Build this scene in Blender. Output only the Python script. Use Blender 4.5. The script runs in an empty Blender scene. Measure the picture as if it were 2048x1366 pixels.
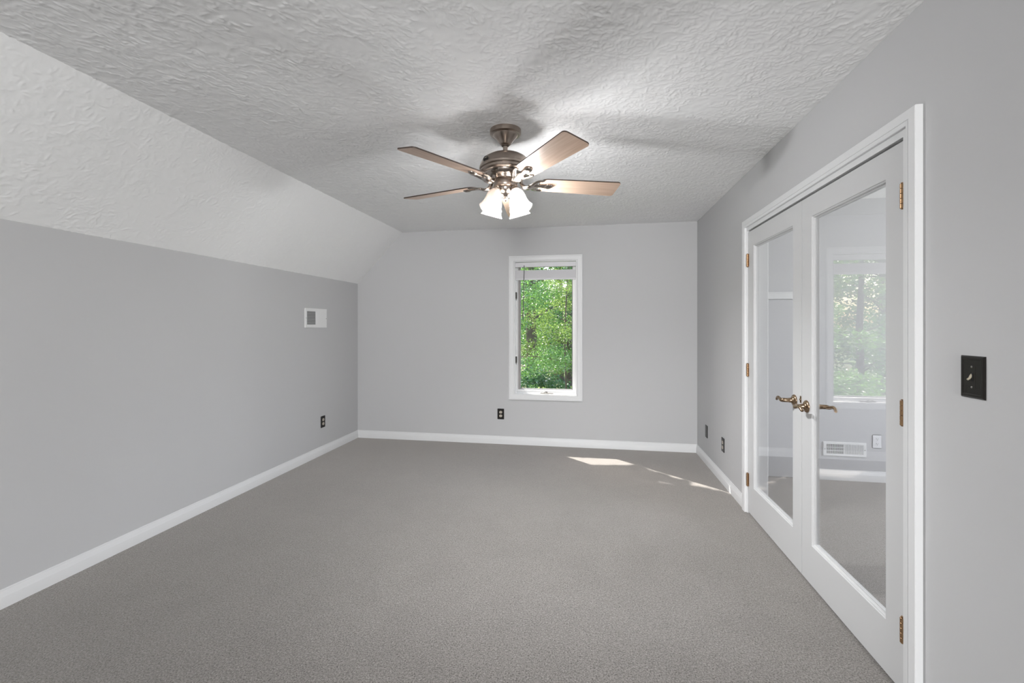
import bpy, bmesh, math, random
import numpy as np
from mathutils import Vector, Matrix

sc = bpy.context.scene
C = sc.collection

# ------------------------------------------------------------------ camera, sky, sun, added fill lights, exposure
YAW, F_PX = 0.1716, 908.2
cam_d = bpy.data.cameras.new('camera')
cam_d.sensor_fit = 'HORIZONTAL'
cam_d.sensor_width = 36.0
cam_d.lens = 36.0 * F_PX / 2048.0
cam_d.shift_x = (1024.0 - 1022.0) / 2048.0
cam_d.shift_y = (652.12 - 683.0) / 2048.0
cam_d.clip_start = 0.02
cam = bpy.data.objects.new('camera', cam_d)
C.objects.link(cam)
cam.location = (0, 0, 1.33)
cam.rotation_euler = (math.pi / 2, 0, YAW)
sc.camera = cam

sc.view_settings.view_transform = 'Standard'
sc.view_settings.look = 'None'
sc.view_settings.exposure = 0.22
sc.view_settings.gamma = 1.0
sc.view_settings.use_curve_mapping = False

SUN_DIR = Vector((0.46, -0.43, -0.64)).normalized()       # the way the sunlight travels
w = bpy.data.worlds.new('sky')
sc.world = w
w.use_nodes = True
nt = w.node_tree
bg = nt.nodes['Background']
sky = nt.nodes.new('ShaderNodeTexSky')
sky.sky_type = 'NISHITA'
sky.sun_disc = False
sky.sun_elevation = math.asin(-SUN_DIR.z)
sky.sun_rotation = math.atan2(-SUN_DIR.x, -SUN_DIR.y)
sky.air_density = 1.0
sky.dust_density = 3.0
nt.links.new(sky.outputs[0], bg.inputs[0])
bg.inputs[1].default_value = 0.42

def light(name, kind, loc, energy, color=(1, 1, 1), rot=(0, 0, 0), **kw):
    d = bpy.data.lights.new(name, kind)
    d.energy = energy
    d.color = color
    for k, v in kw.items():
        setattr(d, k, v)
    o = bpy.data.objects.new(name, d)
    C.objects.link(o)
    o.location = loc
    o.rotation_euler = rot
    return o

sun = light('sun', 'SUN', (-8, 14, 12), 14.0, (1.0, 0.95, 0.88), angle=math.radians(0.53))
sun.rotation_euler = SUN_DIR.to_track_quat('-Z', 'Y').to_euler()
# area lamps added to brighten both rooms, set outside made-up windows out of view
light('fill_light_back', 'AREA', (0.40, -4.82, 1.32), 245.0, (1.0, 1.0, 1.0), (math.radians(90), 0, 0), shape='RECTANGLE', size=1.1, size_y=1.9)
light('fill_light_next_room', 'AREA', (4.32, 2.6, 1.42), 84.0, (0.97, 0.98, 1.0), (math.radians(90), 0, math.radians(90)), shape='RECTANGLE', size=1.9, size_y=1.5)

BULB_W = 74.0

# ------------------------------------------------------------------ helpers
def new_mat(name):
    m = bpy.data.materials.new(name)
    m.use_nodes = True
    return m, m.node_tree, m.node_tree.nodes['Principled BSDF']

def simple(name, col, rough=0.5, metal=0.0, bump=None, spec=0.5, var=0.0):
    m, t, p = new_mat(name)
    p.inputs['Base Color'].default_value = (*col, 1)
    p.inputs['Roughness'].default_value = rough
    p.inputs['Metallic'].default_value = metal
    p.inputs['Specular IOR Level'].default_value = spec
    tc = t.nodes.new('ShaderNodeTexCoord')
    if bump:
        scale, strength, dist = bump
        n = t.nodes.new('ShaderNodeTexNoise')
        n.inputs['Scale'].default_value = scale
        n.inputs['Detail'].default_value = 4
        t.links.new(tc.outputs['Object'], n.inputs['Vector'])
        b = t.nodes.new('ShaderNodeBump')
        b.inputs['Strength'].default_value = strength
        b.inputs['Distance'].default_value = dist
        t.links.new(n.outputs['Fac'], b.inputs['Height'])
        t.links.new(b.outputs[0], p.inputs['Normal'])
    if var:
        n = t.nodes.new('ShaderNodeTexNoise')
        n.inputs['Scale'].default_value = 9
        n.inputs['Detail'].default_value = 3
        t.links.new(tc.outputs['Object'], n.inputs['Vector'])
        mx = t.nodes.new('ShaderNodeMix')
        mx.data_type = 'RGBA'
        mx.inputs[6].default_value = (*[c * (1 - var) for c in col], 1)
        mx.inputs[7].default_value = (*[min(1, c * (1 + var)) for c in col], 1)
        t.links.new(n.outputs['Fac'], mx.inputs[0])
        t.links.new(mx.outputs[2], p.inputs['Base Color'])
    return m

def math_node(t, op, a, b=None, c=None):
    n = t.nodes.new('ShaderNodeMath')
    n.operation = op
    for i, v in enumerate((a, b, c)):
        if v is None:
            continue
        if isinstance(v, (int, float)):
            n.inputs[i].default_value = v
        else:
            t.links.new(v, n.inputs[i])
    return n.outputs[0]

def build(name, bm, mat, parent=None, smooth=None, loc=(0, 0, 0), rot=(0, 0, 0)):
    me = bpy.data.meshes.new(name)
    bmesh.ops.recalc_face_normals(bm, faces=bm.faces)
    bm.to_mesh(me)
    bm.free()
    for m in (mat if isinstance(mat, (list, tuple)) else [mat]):
        me.materials.append(m)
    if smooth:
        for p in me.polygons:
            p.use_smooth = True
        me.set_sharp_from_angle(angle=math.radians(smooth))
    o = bpy.data.objects.new(name, me)
    C.objects.link(o)
    o.location = loc
    o.rotation_euler = rot
    if parent:
        o.parent = parent
    return o

def tag(o, label=None, cat=None, group=None, kind=None):
    if label: o['label'] = label
    if cat: o['category'] = cat
    if group: o['group'] = group
    if kind: o['kind'] = kind
    return o

def empty(name, loc, rz=0.0):
    o = bpy.data.objects.new(name, None)
    o.empty_display_size = 0.1
    C.objects.link(o)
    o.location = loc
    o.rotation_euler = (0, 0, rz)
    return o

def add_box(bm, a, b, bevel=0.0):
    x0, x1 = sorted((a[0], b[0])); y0, y1 = sorted((a[1], b[1])); z0, z1 = sorted((a[2], b[2]))
    vs = [bm.verts.new(p) for p in ((x0, y0, z0), (x1, y0, z0), (x1, y1, z0), (x0, y1, z0), (x0, y0, z1), (x1, y0, z1), (x1, y1, z1), (x0, y1, z1))]
    fs = [bm.faces.new([vs[i] for i in q]) for q in ((0, 3, 2, 1), (4, 5, 6, 7), (0, 1, 5, 4), (1, 2, 6, 5), (2, 3, 7, 6), (3, 0, 4, 7))]
    if bevel:
        es = list({e for f in fs for e in f.edges})
        bmesh.ops.bevel(bm, geom=es, offset=bevel, segments=2, affect='EDGES', clamp_overlap=True)
    return bm

def box(a, b, bevel=0.0):
    return add_box(bmesh.new(), a, b, bevel)

def add_rings(bm, rings, close=True, cap=True):
    R = [[bm.verts.new(p) for p in r] for r in rings]
    n = len(R[0])
    for i in range(len(R) - 1):
        for j in range(n if close else n - 1):
            k = (j + 1) % n
            bm.faces.new((R[i][j], R[i][k], R[i + 1][k], R[i + 1][j]))
    if cap:
        bm.faces.new(R[0][::-1])
        bm.faces.new(R[-1])
    return R

def add_lathe(bm, prof, n=48, mtx=None, wob=None, cap=False):
    rings = []
    for i, (r, z) in enumerate(prof):
        ring = []
        for j in range(n):
            a = 2 * math.pi * j / n
            rr = r * (1 + (wob(i, a) if wob else 0))
            p = Vector((rr * math.cos(a), rr * math.sin(a), z))
            ring.append(mtx @ p if mtx else p)
        rings.append(ring)
    add_rings(bm, rings, True, cap)
    return bm

def frame_axes(d):
    d = d.normalized()
    u = Vector((0, 0, 1)) if abs(d.z) < 0.95 else Vector((1, 0, 0))
    s = d.cross(u).normalized()
    return s, s.cross(d).normalized()

def smooth_path(pts, sub=6):
    pts = [Vector(p) for p in pts]
    out = []
    for i in range(len(pts) - 1):
        p0, p1, p2, p3 = pts[max(i - 1, 0)], pts[i], pts[i + 1], pts[min(i + 2, len(pts) - 1)]
        for k in range(sub):
            t = k / sub
            out.append(0.5 * ((2 * p1) + (p2 - p0) * t + (2 * p0 - 5 * p1 + 4 * p2 - p3) * t * t + (3 * p1 - p0 - 3 * p2 + p3) * t ** 3))
    out.append(pts[-1])
    return out

def add_tube(bm, pts, rad, n=12, sub=6, flat=1.0):
    """a tube along a smooth path; rad a number or one (w, h) / number per control point"""
    m = len(pts)
    rads = [rad] * m if not isinstance(rad, (list, tuple)) else list(rad)
    rads = [(r, r * flat) if not isinstance(r, (list, tuple)) else r for r in rads]
    P = smooth_path(pts, sub)
    rings = []
    for i, p in enumerate(P):
        f = i / (len(P) - 1) * (m - 1)
        a = min(int(f), m - 2); t = f - a
        rw = rads[a][0] * (1 - t) + rads[a + 1][0] * t
        rh = rads[a][1] * (1 - t) + rads[a + 1][1] * t
        d = (P[min(i + 1, len(P) - 1)] - P[max(i - 1, 0)])
        s, u = frame_axes(d)
        rings.append([p + s * (rw * math.cos(2 * math.pi * j / n)) + u * (rh * math.sin(2 * math.pi * j / n)) for j in range(n)])
    add_rings(bm, rings)
    return bm

def add_extrude(bm, prof, o, du, dv, dw, length):
    """profile points (u, v) swept along dw"""
    o, du, dv, dw = map(Vector, (o, du, dv, dw))
    rings = [[o + du * u + dv * v + dw * (t * length) for u, v in prof] for t in (0, 1)]
    add_rings(bm, rings)
    return bm

def add_mitre_frame(bm, prof, rect, origin, ax, ay, an):
    """closed profile of (inset, out) swept round rect (x0, y0, x1, y1) with mitred corners"""
    origin, ax, ay, an = map(Vector, (origin, ax, ay, an))
    x0, y0, x1, y1 = rect
    rings = []
    for sx, sy in ((0, 0), (1, 0), (1, 1), (0, 1)):
        ring = []
        for i, o in prof:
            x = x1 - i if sx else x0 + i
            y = y1 - i if sy else y0 + i
            ring.append(origin + ax * x + ay * y + an * o)
        rings.append(ring)
    R = [[bm.verts.new(p) for p in r] for r in rings]
    n = len(prof)
    for k in range(4):
        a, b = R[k], R[(k + 1) % 4]
        for j in range(n):
            bm.faces.new((a[j], a[(j + 1) % n], b[(j + 1) % n], b[j]))
    return bm

# ------------------------------------------------------------------ materials
def m_carpet():
    m, t, p = new_mat('carpet')
    tc = t.nodes.new('ShaderNodeTexCoord')
    def noise(scale, detail=2, rough=0.5, dist=0.0):
        n = t.nodes.new('ShaderNodeTexNoise')
        n.inputs['Scale'].default_value = scale
        n.inputs['Detail'].default_value = detail
        n.inputs['Roughness'].default_value = rough
        n.inputs['Distortion'].default_value = dist
        t.links.new(tc.outputs['Object'], n.inputs['Vector'])
        return n.outputs['Fac']
    fine = noise(175, 3, 0.65, 0.6)
    r = t.nodes.new('ShaderNodeValToRGB')
    r.color_ramp.elements[0].position = 0.30
    r.color_ramp.elements[0].color = (0.022, 0.019, 0.017, 1)
    r.color_ramp.elements[1].position = 0.68
    r.color_ramp.elements[1].color = (0.278, 0.261, 0.246, 1)
    t.links.new(fine, r.inputs[0])
    mid = noise(1.7, 3, 0.55, 0.4)
    patch = t.nodes.new('ShaderNodeMapRange')
    patch.inputs['From Min'].default_value = 0.35
    patch.inputs['From Max'].default_value = 0.65
    patch.inputs['To Min'].default_value = 0.93
    patch.inputs['To Max'].default_value = 1.07
    t.links.new(mid, patch.inputs['Value'])
    mid2 = noise(5.5, 2, 0.5, 0.3)
    t.links.new(math_node(t, 'ADD', math_node(t, 'MULTIPLY', mid, 0.6), math_node(t, 'MULTIPLY', mid2, 0.4)), patch.inputs['Value'])
    mx = t.nodes.new('ShaderNodeMix')
    mx.data_type = 'RGBA'
    mx.blend_type = 'MULTIPLY'
    mx.inputs[0].default_value = 1.0
    t.links.new(r.outputs[0], mx.inputs[6])
    t.links.new(patch.outputs[0], mx.inputs[7])
    t.links.new(mx.outputs[2], p.inputs['Base Color'])
    p.inputs['Roughness'].default_value = 1.0
    p.inputs['Specular IOR Level'].default_value = 0.1
    p.inputs['Sheen Weight'].default_value = 0.75
    p.inputs['Sheen Roughness'].default_value = 0.45
    p.inputs['Sheen Tint'].default_value = (1.0, 0.95, 0.90, 1)
    b = t.nodes.new('ShaderNodeBump')
    b.inputs['Strength'].default_value = 0.4
    b.inputs['Distance'].default_value = 0.006
    t.links.new(noise(140, 3, 0.6, 0.8), b.inputs['Height'])
    t.links.new(b.outputs[0], p.inputs['Normal'])
    return m

def m_glass(name, f0, tint=(1, 1, 1)):
    """clear pane: see-through plus a mirror image that grows towards grazing angles"""
    m, t, p = new_mat(name)
    t.nodes.remove(p)
    out = t.nodes['Material Output']
    g = t.nodes.new('ShaderNodeNewGeometry')
    dp = t.nodes.new('ShaderNodeVectorMath'); dp.operation = 'DOT_PRODUCT'
    t.links.new(g.outputs['Normal'], dp.inputs[0])
    t.links.new(g.outputs['Incoming'], dp.inputs[1])
    c = math_node(t, 'ABSOLUTE', dp.outputs['Value'])
    k = math_node(t, 'POWER', math_node(t, 'SUBTRACT', 1.0, c), 5.0)
    fac = math_node(t, 'ADD', math_node(t, 'MULTIPLY', k, 1 - f0), f0)
    tr = t.nodes.new('ShaderNodeBsdfTransparent')
    tr.inputs[0].default_value = (*tint, 1)
    gl = t.nodes.new('ShaderNodeBsdfGlossy')
    gl.inputs['Roughness'].default_value = 0.0
    mx = t.nodes.new('ShaderNodeMixShader')
    t.links.new(fac, mx.inputs[0])
    t.links.new(tr.outputs[0], mx.inputs[1])
    t.links.new(gl.outputs[0], mx.inputs[2])
    t.links.new(mx.outputs[0], out.inputs[0])
    return m

def m_shade():
    """alabaster lamp glass"""
    m, t, p = new_mat('alabaster_glass')
    t.nodes.remove(p)
    out = t.nodes['Material Output']
    tc = t.nodes.new('ShaderNodeTexCoord')
    n = t.nodes.new('ShaderNodeTexNoise')
    n.inputs['Scale'].default_value = 22
    n.inputs['Detail'].default_value = 4
    n.inputs['Distortion'].default_value = 1.5
    t.links.new(tc.outputs['Object'], n.inputs['Vector'])
    r = t.nodes.new('ShaderNodeValToRGB')
    r.color_ramp.elements[0].color = (0.82, 0.73, 0.66, 1)
    r.color_ramp.elements[1].color = (0.94, 0.90, 0.86, 1)
    t.links.new(n.outputs['Fac'], r.inputs[0])
    df = t.nodes.new('ShaderNodeBsdfDiffuse')
    tl = t.nodes.new('ShaderNodeBsdfTranslucent')
    tr = t.nodes.new('ShaderNodeBsdfTransparent')
    gl = t.nodes.new('ShaderNodeBsdfGlossy')
    gl.inputs['Roughness'].default_value = 0.25
    for s in (df, tl):
        t.links.new(r.outputs[0], s.inputs[0])
    tr.inputs[0].default_value = (1.0, 1.0, 1.0, 1)
    def mix(f, a, b):
        x = t.nodes.new('ShaderNodeMixShader')
        x.inputs[0].default_value = f
        t.links.new(a.outputs[0], x.inputs[1])
        t.links.new(b.outputs[0], x.inputs[2])
        return x
    a = mix(0.55, df, tl)
    b = mix(0.05, a, gl)
    at = t.nodes.new('ShaderNodeAttribute')
    at.attribute_name = 'along'
    mr = t.nodes.new('ShaderNodeMapRange')
    mr.inputs['From Min'].default_value = 0.030
    mr.inputs['From Max'].default_value = 0.068
    mr.inputs['To Min'].default_value = 0.20
    mr.inputs['To Max'].default_value = 0.45
    t.links.new(at.outputs['Fac'], mr.inputs['Value'])
    c_ = mix(0.5, b, tr)
    t.links.new(mr.outputs[0], c_.inputs[0])
    t.links.new(c_.outputs[0], out.inputs[0])
    return m

def m_emit(name, col, s):
    m, t, p = new_mat(name)
    p.inputs['Base Color'].default_value = (1, 1, 1, 1)
    p.inputs['Emission Color'].default_value = (*col, 1)
    p.inputs['Emission Strength'].default_value = s
    return m

def m_bulb():
    """frosted glass envelope of a burning bulb"""
    m = m_emit('lit_bulb', (1.0, 0.93, 0.82), 12.0)
    t = m.node_tree
    out = t.nodes['Material Output']
    tr = t.nodes.new('ShaderNodeBsdfTransparent')
    mx = t.nodes.new('ShaderNodeMixShader')
    mx.inputs[0].default_value = 0.75
    t.links.new(t.nodes['Principled BSDF'].outputs[0], mx.inputs[1])
    t.links.new(tr.outputs[0], mx.inputs[2])
    t.links.new(mx.outputs[0], out.inputs[0])
    return m

def m_maple():
    m, t, p = new_mat('maple_veneer')
    tc = t.nodes.new('ShaderNodeTexCoord')
    mp = t.nodes.new('ShaderNodeMapping')
    mp.inputs['Scale'].default_value = (2.0, 34.0, 34.0)
    t.links.new(tc.outputs['UV'], mp.inputs['Vector'])
    n = t.nodes.new('ShaderNodeTexNoise')
    n.inputs['Scale'].default_value = 2.0
    n.inputs['Detail'].default_value = 5
    n.inputs['Distortion'].default_value = 0.3
    t.links.new(mp.outputs[0], n.inputs['Vector'])
    r = t.nodes.new('ShaderNodeValToRGB')
    r.color_ramp.elements[0].position = 0.3
    r.color_ramp.elements[0].color = (0.46, 0.32, 0.235, 1)
    r.color_ramp.elements[1].position = 0.7
    r.color_ramp.elements[1].color = (0.58, 0.43, 0.33, 1)
    t.links.new(n.outputs['Fac'], r.inputs[0])
    t.links.new(r.outputs[0], p.inputs['Base Color'])
    p.inputs['Roughness'].default_value = 0.36
    return m

def m_metal(name, col, rough, aniso_scale=None):
    m, t, p = new_mat(name)
    p.inputs['Base Color'].default_value = (*col, 1)
    p.inputs['Metallic'].default_value = 1.0
    p.inputs['Roughness'].default_value = rough
    tc = t.nodes.new('ShaderNodeTexCoord')
    n = t.nodes.new('ShaderNodeTexNoise')
    n.inputs['Scale'].default_value = aniso_scale or 40
    n.inputs['Detail'].default_value = 3
    t.links.new(tc.outputs['Object'], n.inputs['Vector'])
    mr = t.nodes.new('ShaderNodeMapRange')
    mr.inputs['To Min'].default_value = rough * 0.8
    mr.inputs['To Max'].default_value = rough * 1.25
    t.links.new(n.outputs['Fac'], mr.inputs['Value'])
    t.links.new(mr.outputs[0], p.inputs['Roughness'])
    return m

def m_leaf(name, dark, bright):
    m, t, p = new_mat(name)
    t.nodes.remove(p)
    out = t.nodes['Material Output']
    at = t.nodes.new('ShaderNodeAttribute')
    at.attribute_name = 'tone'
    r = t.nodes.new('ShaderNodeValToRGB')
    r.color_ramp.elements[0].color = (*dark, 1)
    r.color_ramp.elements[1].color = (*bright, 1)
    t.links.new(at.outputs['Fac'], r.inputs[0])
    df = t.nodes.new('ShaderNodeBsdfDiffuse')
    tl = t.nodes.new('ShaderNodeBsdfTranslucent')
    gl = t.nodes.new('ShaderNodeBsdfGlossy')
    gl.inputs['Roughness'].default_value = 0.27
    t.links.new(r.outputs[0], df.inputs[0])
    t.links.new(r.outputs[0], tl.inputs[0])
    a = t.nodes.new('ShaderNodeMixShader')
    a.inputs[0].default_value = 0.5
    t.links.new(df.outputs[0], a.inputs[1])
    t.links.new(tl.outputs[0], a.inputs[2])
    b = t.nodes.new('ShaderNodeMixShader')
    b.inputs[0].default_value = 0.16
    t.links.new(a.outputs[0], b.inputs[1])
    t.links.new(gl.outputs[0], b.inputs[2])
    t.links.new(b.outputs[0], out.inputs[0])
    return m

def m_ground():
    m, t, p = new_mat('forest_ground')
    tc = t.nodes.new('ShaderNodeTexCoord')
    n = t.nodes.new('ShaderNodeTexNoise')
    n.inputs['Scale'].default_value = 0.9
    n.inputs['Detail'].default_value = 6
    t.links.new(tc.outputs['Object'], n.inputs['Vector'])
    r = t.nodes.new('ShaderNodeValToRGB')
    r.color_ramp.elements[0].position = 0.35
    r.color_ramp.elements[0].color = (0.10, 0.075, 0.05, 1)
    r.color_ramp.elements[1].position = 0.6
    r.color_ramp.elements[1].color = (0.10, 0.17, 0.05, 1)
    t.links.new(n.outputs['Fac'], r.inputs[0])
    t.links.new(r.outputs[0], p.inputs['Base Color'])
    p.inputs['Roughness'].default_value = 1.0
    return m

M = {}
M['wall'] = simple('grey_wall_paint', (0.545, 0.545, 0.55), 0.75, bump=(220, 0.06, 0.001), spec=0.25)
M['wall2'] = simple('cool_grey_wall_paint', (0.54, 0.54, 0.553), 0.75, bump=(220, 0.06, 0.001), spec=0.25)
M['ceil'] = simple('white_ceiling_plaster', (0.88, 0.88, 0.88), 0.9, bump=(160, 0.15, 0.001), spec=0.2)
M['trim'] = simple('white_trim_paint', (0.735, 0.737, 0.742), 0.38, spec=0.4)
M['door'] = simple('white_door_paint', (0.60, 0.601, 0.605), 0.42, spec=0.4)
M['carpet'] = m_carpet()
M['glass'] = m_glass('window_glass', 0.012)
M['doorglass'] = m_glass('door_glass', 0.125)
M['dark'] = simple('dark_bronze_plate', (0.008, 0.006, 0.005), 0.32, 0.0, spec=0.35, var=0.15)
M['ivory'] = simple('ivory_plastic', (0.55, 0.50, 0.42), 0.4)
M['white_pl'] = simple('white_plastic', (0.78, 0.78, 0.80), 0.4)
M['slot'] = simple('black_slot', (0.01, 0.01, 0.01), 0.8)
M['ductgrey'] = simple('grey_duct_metal', (0.20, 0.20, 0.20), 0.6)
M['ventwhite'] = simple('white_vent_enamel', (0.80, 0.80, 0.80), 0.45)
M['brass'] = m_metal('antique_brass', (0.40, 0.255, 0.145), 0.40)
M['lever'] = m_metal('aged_bronze', (0.33, 0.235, 0.155), 0.24)
M['hw'] = simple('dark_window_hardware', (0.05, 0.045, 0.04), 0.45, 0.4)
M['nickel_hw'] = m_metal('grey_hardware', (0.30, 0.29, 0.27), 0.35)
M['gasket'] = simple('grey_glazing_seal', (0.27, 0.27, 0.27), 0.6)
M['fan_metal'] = m_metal('brushed_pewter', (0.40, 0.34, 0.295), 0.30)
M['fan_bright'] = m_metal('polished_pewter', (0.42, 0.37, 0.33), 0.2)
M['maple'] = m_maple()
M['walnut'] = simple('dark_walnut_edge', (0.055, 0.035, 0.025), 0.5)
M['shade'] = m_shade()
M['bulb_on'] = m_bulb()
M['bulb_off'] = simple('frosted_bulb', (0.8, 0.78, 0.74), 0.4)
M['blind'] = simple('white_blind_vinyl', (0.70, 0.69, 0.71), 0.5)
M['wand'] = simple('clear_grey_wand', (0.10, 0.10, 0.10), 0.25)
M['ink'] = simple('black_badge_ink', (0.01, 0.01, 0.01), 0.4)
M['bark'] = simple('tree_bark', (0.16, 0.125, 0.10), 0.95, bump=(14, 0.8, 0.03), var=0.35)
M['leafA'] = m_leaf('green_leaves', (0.07, 0.20, 0.035), (0.30, 0.56, 0.14))
M['leafB'] = m_leaf('yellow_green_leaves', (0.14, 0.26, 0.03), (0.46, 0.62, 0.16))
M['leafC'] = m_leaf('deep_green_leaves', (0.045, 0.15, 0.045), (0.19, 0.42, 0.17))
M['ground'] = m_ground()
M['siding'] = simple('outside_siding', (0.6, 0.6, 0.58), 0.8)

# ------------------------------------------------------------------ the room (metres; camera at x=0, y=0)
XL, XR, XS, D, H, HK = -2.734, 1.114, -2.170, 5.038, 2.432, 1.836
YB = -4.6                        # wall behind the camera
WR = 0.122                       # thickness of the wall with the double doors
XA, DA, YA = 4.15, 4.352, -0.4   # the next room: far right wall, far wall, near wall
OY0, OY1, OZ = 1.843, 3.477, 2.004   # doorway

S = dict(kind='structure')
tag(build('floor', box((XL - 0.2, YB - 0.2, -0.25), (XA + 0.2, D + 0.2, 0.0)), M['carpet']), 'grey beige cut pile carpet over the whole floor', 'floor', **S)
def stomp_heights(nu, nv, du, dv, seed, per_m2, amp):
    """relief of brush-stomped plaster on a grid: bundles of short raised strokes fanning out of each brush mark"""
    rs = np.random.RandomState(seed)
    U, V = nu * du, nv * dv
    n = int(U * V * per_m2)
    k = 26
    cu, cv = rs.uniform(0, U, n), rs.uniform(0, V, n)
    turn = rs.uniform(0, 2 * np.pi, n)
    spread = rs.uniform(0.5, 1.6, n)
    size = rs.uniform(0.75, 1.25, n)
    lift = rs.uniform(0.45, 1.0, n)
    ang = turn[:, None] + spread[:, None] * rs.normal(0, 1.1, (n, k))
    r0 = rs.uniform(0.01, 0.085, (n, k)) * size[:, None]
    ln = rs.uniform(0.010, 0.038, (n, k)) * size[:, None]
    bend = rs.normal(0, 9.0, (n, k))
    am = amp * lift[:, None] * rs.uniform(0.35, 1.0, (n, k))
    m = 18
    t = np.linspace(0, 1, m)
    rr = r0[..., None] + ln[..., None] * t
    aa = ang[..., None] + bend[..., None] * (ln[..., None] * t) + 0.02 * rs.normal(size=(n, k, m))
    pu = (cu[:, None, None] + rr * np.cos(aa)).ravel()
    pv = (cv[:, None, None] + rr * np.sin(aa)).ravel()
    ha = (am[..., None] * np.sin(np.pi * np.clip(t, 0.08, 0.92)) ** 0.5).ravel()
    H_ = np.zeros((nu + 1, nv + 1))
    iu, iv = np.round(pu / du).astype(int), np.round(pv / dv).astype(int)
    for a in (-1, 0, 1):
        for b in (-1, 0, 1):
            x, y = iu + a, iv + b
            ok = (x >= 0) & (x <= nu) & (y >= 0) & (y <= nv)
            d2 = (x * du - pu) ** 2 + (y * dv - pv) ** 2
            w_ = ha * np.exp(-d2 / (2 * 0.0023 ** 2))
            np.maximum.at(H_, (x[ok], y[ok]), w_[ok])
    # soft unevenness of the coat underneath
    g = rs.normal(size=(nu // 4 + 3, nv // 4 + 3))
    gi = np.repeat(np.repeat(g, 4, 0), 4, 1)[:nu + 1, :nv + 1]
    for _ in range(2):
        gi = (gi + np.roll(gi, 2, 0) + np.roll(gi, -2, 0) + np.roll(gi, 2, 1) + np.roll(gi, -2, 1)) / 5
    return H_ + 0.18 * amp * gi

def relief_mesh(name, o, au, av, an, U, V, du, dv, seed, per_m2, amp, mat):
    """a plastered face: grid over o + u*au + v*av, raised along an, closed by a flat slab behind it"""
    nu, nv = int(round(U / du)), int(round(V / dv))
    hgt = stomp_heights(nu, nv, du, dv, seed, per_m2, amp)
    o, au, av, an = [np.array(q, float) for q in (o, au, av, an)]
    uu, vv = np.meshgrid(np.arange(nu + 1) * du, np.arange(nv + 1) * dv, indexing='ij')
    co = o + uu[..., None] * au + vv[..., None] * av + hgt[..., None] * an
    co = co.reshape(-1, 3)
    idx = np.arange((nu + 1) * (nv + 1)).reshape(nu + 1, nv + 1)
    a, b, c, d = idx[:-1, :-1], idx[1:, :-1], idx[1:, 1:], idx[:-1, 1:]
    quad = np.stack([a, b, c, d] if np.dot(np.cross(au, av), an) > 0 else [a, d, c, b], -1).reshape(-1, 4)
    back = np.array([o + u * au * U + v * av * V - an * 0.15 for u, v in ((0, 0), (1, 0), (1, 1), (0, 1))])
    nb = len(co)
    cs = [idx[0, 0], idx[-1, 0], idx[-1, -1], idx[0, -1]]
    extra = [[nb, nb + 1, nb + 2, nb + 3]] + [[cs[k], cs[(k + 1) % 4], nb + (k + 1) % 4, nb + k] for k in range(4)]
    quad = np.concatenate([quad, np.array(extra)])
    co = np.concatenate([co, back])
    me = bpy.data.meshes.new(name)
    me.vertices.add(len(co)); me.vertices.foreach_set('co', co.astype(np.float32).ravel())
    me.loops.add(quad.size); me.loops.foreach_set('vertex_index', quad.astype(np.int32).ravel())
    me.polygons.add(len(quad))
    me.polygons.foreach_set('loop_start', np.arange(0, quad.size, 4, dtype=np.int32))
    sm = np.ones(len(quad), bool); sm[-5:] = False
    me.polygons.foreach_set('use_smooth', sm)
    me.update(calc_edges=True)
    me.materials.append(mat)
    ob_ = bpy.data.objects.new(name, me)
    C.objects.link(ob_)
    return ob_

Y0R = 0.4        # the brush marks are modelled from here to the far wall; behind the camera the ceiling goes on flat
ce = relief_mesh('ceiling', (XS - 0.06, Y0R, H), (1, 0, 0), (0, 1, 0), (0, 0, -1), XR - XS + 0.064, D - Y0R + 0.004, 0.004, 0.0048, 3, 150, 0.0044, M['ceil'])
tag(ce, 'flat white stomp-textured ceiling above the room', 'ceiling', **S)
cb = build('ceiling_rear', box((XS - 0.06, YB - 0.15, H), (XR + WR + 0.02, Y0R, H + 0.15)), M['ceil'])
tag(cb, 'flat white ceiling over the part of the room behind the camera', 'ceiling', **S)

# sloped part of the ceiling, between knee wall and flat ceiling
sv = Vector((XS - XL, 0, H - HK)); sl = sv.length; sv.normalize()
sn = Vector((sv.z, 0, -sv.x))
so = relief_mesh('ceiling_slope', (XL - sv.x * 0.012, Y0R, HK - sv.z * 0.012), tuple(sv), (0, 1, 0), tuple(sn), sl + 0.024, D - Y0R + 0.004, 0.004, 0.0048, 8, 120, 0.0030, M['ceil'])
tag(so, 'sloped textured ceiling plane along the left side', 'ceiling', **S)
bm = bmesh.new()
add_rings(bm, [[Vector((XL, y, HK)), Vector((XS, y, H)), Vector((XS, y, H)) - sn * 0.15, Vector((XL, y, HK)) - sn * 0.15] for y in (YB - 0.15, Y0R)])
tag(build('ceiling_slope_rear', bm, M['ceil']), 'sloped ceiling plane on the left behind the camera', 'ceiling', **S)

tag(build('wall_left', box((XL - 0.15, YB - 0.15, -0.02), (XL, D + 0.15, HK)), M['wall']), 'low grey knee wall on the left', 'wall', **S)

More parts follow.
